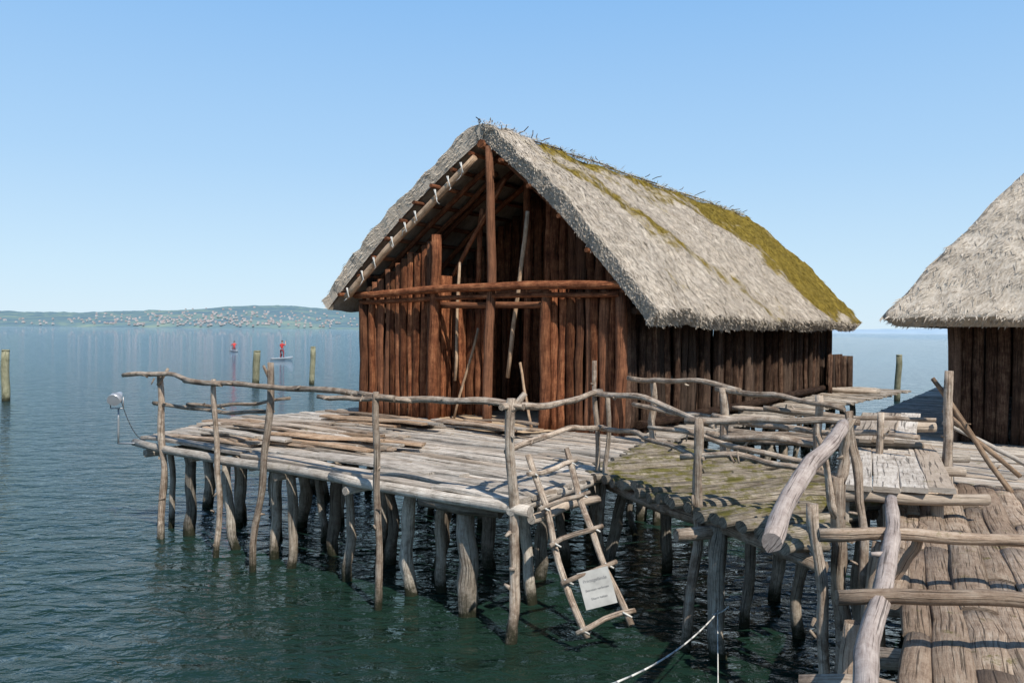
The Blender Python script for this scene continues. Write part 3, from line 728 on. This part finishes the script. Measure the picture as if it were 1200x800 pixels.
rail_obj('branch_railing', [
    ((2.2, 12.7, 1.3), (2.17, 12.7, 2.42), .11, .02), ((2.94, 11.4, 1.2), (2.92, 11.4, 2.40), .11, .02), ((3.85, 10.2, .9), (3.8, 10.2, 2.40), .12, .03), ((4.35, 9.6, .8), (4.3, 9.6, 2.25), .1, .03),
    ((1.85, 13.1, 2.42), (3.1, 11.2, 2.38), .08, .05), ((2.85, 11.5, 2.37), (4.0, 9.9, 2.25), .08, .05),
    ((1.9, 12.9, 2.03), (3.2, 11.1, 1.98), .07, .05), ((2.8, 11.5, 2.0), (4.6, 9.3, 2.0), .08, .05), ((3.3, 10.8, 2.18), (5.1, 9.9, 2.14), .07, .04),
    ((2.9, 11.3, 1.72), (4.6, 9.5, 1.75), .09, .05), ((3.4, 11.9, 1.6), (4.9, 10.1, 1.62), .1, .05), ((3.2, 12.4, 1.62), (5.0, 11.4, 1.6), .09, .04),
    ((3.4, 13.2, 1.6), (5.6, 11.9, 1.55), .1, .04), ((3.7, 13.8, 1.9), (6.0, 12.2, 1.75), .08, .04), ((3.2, 13.5, 1.5), (4.9, 12.4, 1.5), .12, .04),
])
rail_obj('log_handrail', [
    ((1.38, 4.35, 2.06), (2.80, 6.95, 2.40), .12, .035)], M_hand, .12, .6)
rail_obj('log_handrail_post', [
    ((2.86, 7.1, -.6), (2.78, 7.0, 1.95), .14, .07), ((2.78, 7.0, 1.9), (2.87, 6.95, 2.45), .09, .04), ((2.76, 7.0, 1.6), (2.60, 7.0, 2.3), .065, .03),
    ((2.96, 6.9, 1.0), (2.90, 7.1, 2.5), .075, .04), ((2.5, 6.6, -.6), (2.42, 6.6, 1.8), .10, .05),
], rad=.3, stubs=2.5)
rail_obj('log_handrail', [((1.30, 3.0, 1.66), (2.84, 6.15, 1.93), .115, .03)], M_hand, .12, .6)
rail_obj('cross_rail', [
    ((2.75, 6.1, .8), (2.80, 6.1, 1.9), .09, .02), ((2.35, 5.4, .6), (2.42, 5.4, 1.80), .10, .03), ((1.75, 4.3, .6), (1.8, 4.3, 1.66), .10, .03),
    ((2.06, 5.5, 1.82), (3.75, 5.35, 1.84), .09, .03), ((1.75, 4.4, 1.76), (3.2, 4.3, 1.74), .085, .03),
    ((2.62, 5.7, 1.4), (2.76, 5.5, 1.9), .075, .02),
], M_slab, .16, .8)
rail_obj('tall_post', [((5.08, 9.6, .6), (5.08, 9.6, 2.74), .13, .02)])
rail_obj('leaning_pole', [((5.53, 9.0, 1.36), (5.0, 9.8, 2.64), .06, .01)], M_pole)
rail_obj('leaning_pole', [((6.0, 9.7, 1.5), (5.5, 10.5, 2.2), .06, .01)], M_pole)
rail_obj('leaning_pole', [((6.5, 10.2, 1.5), (5.7, 10.9, 2.0), .07, .01)], M_grey)

# ------------------------------------------------------------------ ladder + sign
ld = MB()
tl, bl = Vector((.18, 8.72, 1.85)), Vector((.76, 8.0, .18)); tr, br_ = Vector((.62, 9.2, 1.85)), Vector((1.19, 8.02, .30))
ld.tube(tl, bl, .07, n=10, wob=.03, sides=8, rad=.12); ld.tube(tr, br_, .07, n=10, wob=.03, sides=8, rad=.12)
for t in (.10, .30, .50, .70, .955):
    a, b2 = tl.lerp(bl, t), tr.lerp(br_, t-.02); d = (b2-a).normalized()
    ld.tube(a-d*.09+Vector((0, -.03, 0)), b2+d*.09+Vector((0, -.03, 0)), .055, n=4, wob=.015, sides=8, rad=.12)
    for e in (a, b2):   # rope lashings
        ld.tube(e+Vector((-.045, -.05, .02)), e+Vector((.045, -.05, -.03)), .022, n=2, sides=5, mi=1)
ld.build('wooden_ladder', [M_rail, M_rope])
sg = empty('warning_sign')
a, b2 = tl.lerp(bl, .74), tr.lerp(br_, .72)
cx = (a+b2)/2; xr = Vector((1, .12, .22)).normalized(); dn = ((bl-tl).normalized()); dn = (dn-xr*dn.dot(xr)).normalized()
up_ = -dn; nr = xr.cross(up_).normalized()
if nr.y > 0: nr = -nr
c = cx+nr*.085+dn*.10+xr*.02
s_ = MB(); b0 = len(s_.v)
for dz in (0, -.012):
    for x_, y_ in ((-.16, -.18), (.16, -.18), (.16, .18), (-.16, .18)): s_.v.append(c+xr*x_+up_*y_+nr*dz)
for q_ in ((0, 1, 2, 3), (7, 6, 5, 4), (0, 4, 5, 1), (1, 5, 6, 2), (2, 6, 7, 3), (3, 7, 4, 0)): s_.face(tuple(b0+i for i in q_), ((0, 0),)*4, .5)
s_.build('board', flat_mat('sign_white', (.36, .355, .33), .7, .2, 8), sg)
tm = flat_mat('sign_text', (.17, .17, .17), .6)
for i, (tx, sz) in enumerate((("Privatgelände", .046), ("Betreten verboten", .032), ("Eltern haften", .032))):
    cu = bpy.data.curves.new('text', 'FONT'); cu.body = tx; cu.size = sz; cu.align_x = 'CENTER'; cu.materials.append(tm)
    o = bpy.data.objects.new('lettering', cu); scene.collection.objects.link(o); o.parent = sg
    M = Matrix((xr, up_, nr)).transposed().to_4x4(); M.translation = c+nr*.004+up_*(.07-i*.085)
    o.matrix_world = M

# ------------------------------------------------------------------ ropes
def rope(p0, p1, sag, r=.018):
    mb = MB(); p0 = Vector(p0); p1 = Vector(p1); prev = p0; n_ = 14
    for i in range(1, n_+1):
        t = i/n_; p = p0.lerp(p1, t)-Vector((0, 0, sag*4*t*(1-t)))
        mb.tube(prev, p, r, n=1, sides=6, rnd=.5); prev = p
    return mb
rp_ = rope((2.0, 7.9, .48), (.25, 3.9, 1.42), .12, .014)
for seg in (((2.0, 7.9, .50), (1.55, 6.0, -.05), .25, .012), ((2.12, 7.95, .52), (1.95, 7.9, .46), .02, .014)):
    q = rope(*seg); o_ = len(rp_.v); rp_.v += q.v; rp_.f += [tuple(i+o_ for i in f) for f in q.f]; rp_.uv += q.uv; rp_.r += q.r; rp_.sm += q.sm; rp_.mi += q.mi
rp_.build('mooring_rope', M_rope)

# ------------------------------------------------------------------ flood lamp at deck corner
lm = empty('flood_lamp'); q = MB()
q.tube((-5.75, 12.8, 1.36), (-6.12, 12.85, 1.35), .03, n=2, sides=8); q.tube((-6.12, 12.85, 1.34), (-6.12, 12.85, 1.9), .03, n=3, sides=8)
q.tube((-6.22, 12.8, 1.9), (-6.02, 12.8, 1.9), .025, n=2, sides=6); q.tube((-6.22, 12.8, 1.9), (-6.22, 12.8, 2.08), .02, n=2, sides=6); q.tube((-6.02, 12.8, 1.9), (-6.02, 12.8, 2.08), .02, n=2, sides=6)
q.build('bracket', flat_mat('galvanised_metal', (.4, .4, .4), .45, .1, 10, .6), lm)
q = MB(); q.tube((-6.12, 12.68, 2.03), (-6.12, 12.76, 2.06), .22, .2, n=1, sides=14); q.tube((-6.12, 12.76, 2.06), (-6.12, 12.92, 2.12), .19, .18, n=3, sides=14, taper=.4)
q.build('lamp_head', flat_mat('lamp_metal', (.45, .46, .48), .35, .1, 10, .3), lm)
q = rope((-6.1, 12.9, 2.0), (-5.7, 12.85, 1.4), .15, .012); q.build('cable', flat_mat('black_cable', (.03, .03, .03), .5), lm)

# ------------------------------------------------------------------ posts standing in the lake
M_lp = wood_mat('lake_post_wood', (.11, .11, .06), (.25, .24, .15), (.38, .36, .25), wet=True)
for (x, y, z, r) in ((-21.2, 34.5, 2.1, .32), (-14.4, 46.5, 1.82, .40), (-11.25, 46.5, 2.08, .30), (18.1, 38.7, 2.12, .28)):
    mb = MB(); mb.tube((x, y, -1), (x+.05, y, z), r, n=8, sides=12, wob=.02, rad=.04)
    mb.tube((x+.05, y, z-.02), (x+.05, y, z+.06), r*1.02, n=1, sides=12)
    mb.build('mooring_post', M_lp)

# ------------------------------------------------------------------ paddlers
M_red = flat_mat('red_cloth', (.62, .045, .04), .7); M_skin = flat_mat('skin', (.5, .28, .19), .6); M_blk = flat_mat('dark_trousers', (.25, .03, .035), .7)
M_board = flat_mat('board_grey', (.33, .36, .38), .4); M_hair = flat_mat('hair', (.08, .05, .03), .8)
def skin_part(name, joints, edges, mat, parent):
    me = bpy.data.meshes.new(name); me.from_pydata([j[:3] for j in joints], edges, [])
    o = bpy.data.objects.new(name, me); scene.collection.objects.link(o); o.parent = parent; me.materials.append(mat)
    o.modifiers.new('skin', 'SKIN')
    for i, j in enumerate(joints):
        me.skin_vertices[0].data[i].radius = (j[3], j[3]*.85)
    me.skin_vertices[0].data[0].use_root = True
    s = o.modifiers.new('sub', 'SUBSURF'); s.levels = 2; s.render_levels = 2
    return o
def ell(mb, c, rx, ry, rz, seg=12):
    b = len(mb.v)
    for i in range(seg+1):
        th = math.pi*i/seg
        for k in range(seg):
            ph = 2*math.pi*k/seg; mb.v.append(Vector(c)+Vector((rx*math.sin(th)*math.cos(ph), ry*math.sin(th)*math.sin(ph), rz*math.cos(th))))
    for i in range(seg):
        for k in range(seg):
            k2 = (k+1) % seg; mb.face((b+i*seg+k, b+(i+1)*seg+k, b+(i+1)*seg+k2, b+i*seg+k2), ((0, 0),)*4, .5, True)
def paddler(x, y, kneel=False, rot=0):
    P = empty('stand_up_paddler')
    zb = .14; hip = 1.02 if not kneel else .50; sh = hip+.50
    if kneel:
        legs = [(0, 0, hip, .14), (-.12, 0, hip-.05, .11), (-.14, .28, zb+.1, .075), (-.14, -.18, zb+.06, .05), (.12, 0, hip-.05, .11), (.14, .28, zb+.1, .075), (.14, -.18, zb+.06, .05)]
        le = [(0, 1), (1, 2), (2, 3), (0, 4), (4, 5), (5, 6)]
    else:
        legs = [(0, 0, hip, .15), (-.13, 0, hip-.12, .10), (-.2, .06, zb+.48, .07), (-.2, 0, zb+.07, .045), (-.2, .14, zb+.04, .04), (.13, 0, hip-.12, .10), (.2, .06, zb+.48, .07), (.2, 0, zb+.07, .045), (.2, .14, zb+.04, .04)]
        le = [(0, 1), (1, 2), (2, 3), (3, 4), (0, 5), (5, 6), (6, 7), (7, 8)]
    skin_part('legs', legs, le, M_blk, P)
    tor = [(0, 0, hip+.02, .15), (0, .01, hip+.26, .15), (0, .03, sh-.05, .17), (0, .03, sh+.05, .07), (-.19, .03, sh-.02, .075), (-.34, .12, sh-.22, .055), (.19, .03, sh-.02, .075), (.33, .15, sh-.12, .055)]
    skin_part('torso', tor, [(0, 1), (1, 2), (2, 3), (2, 4), (4, 5), (2, 6), (6, 7)], M_red, P)
    hl = (-.10, .42, sh-.36); hr = (.16, .42, sh+.12)
    if not kneel: hr = (.10, .42, sh+.30)
    skin_part('arm', [(-.34, .12, sh-.22, .045), (hl[0], hl[1], hl[2], .035), (hl[0]+.05, hl[1]+.05, hl[2], .03)], [(0, 1), (1, 2)], M_skin, P)
    skin_part('arm_upper', [(.33, .15, sh-.12, .045), (hr[0], hr[1], hr[2], .035), (hr[0]-.04, hr[1]+.04, hr[2]+.02, .03)], [(0, 1), (1, 2)], M_skin, P)
    mb = MB(); ell(mb, (0, .05, sh+.25), .08, .10, .125); mb.tube((0, .03, sh+.02), (0, .04, sh+.18), .11, n=2); ell(mb, (0, .15, sh+.24), .018, .025, .025, 6)
    mb.build('head', M_skin, P)
    mb = MB(); ell(mb, (0, .03, sh+.29), .088, .10, .10); mb.build('hair', M_hair, P)
    mb = MB(); p0 = Vector((hr[0]+.08, hr[1]+.05, hr[2]+.14)); p1 = Vector((hl[0], hl[1], hl[2])); d = (p1-p0).normalized()
    e = p1+d*.7; mb.tube(p0, e, .035, n=3); mb.tube(e, e+d*.4, .2, .03, n=3, taper=.8, up=(0, 1, 0)); mb.build('paddle', M_hair, P)
    mb = MB()
    for zz in (.02, .14):
        for i in range(28):
            t = 2*math.pi*i/28; mb.v.append(Vector((.38*math.copysign(abs(math.sin(t))**.8, math.sin(t)), 1.6*math.cos(t), zz+.12*max(0, math.cos(t))**6)))
    for i in range(28): mb.face((i, (i+1) % 28, 28+(i+1) % 28, 28+i), ((0, 0),)*4, .5, True)
    mb.face(tuple(range(28, 56)), ((0, 0),)*28, .5); mb.face(tuple(range(27, -1, -1)), ((0, 0),)*28, .5)
    mb.build('paddle_board', M_board, P)
    P.location = (x, y, 0); P.rotation_euler = (0, 0, rot)
paddler(-23.4, 84, False, R(-25)); paddler(-37, 110, True, R(30))
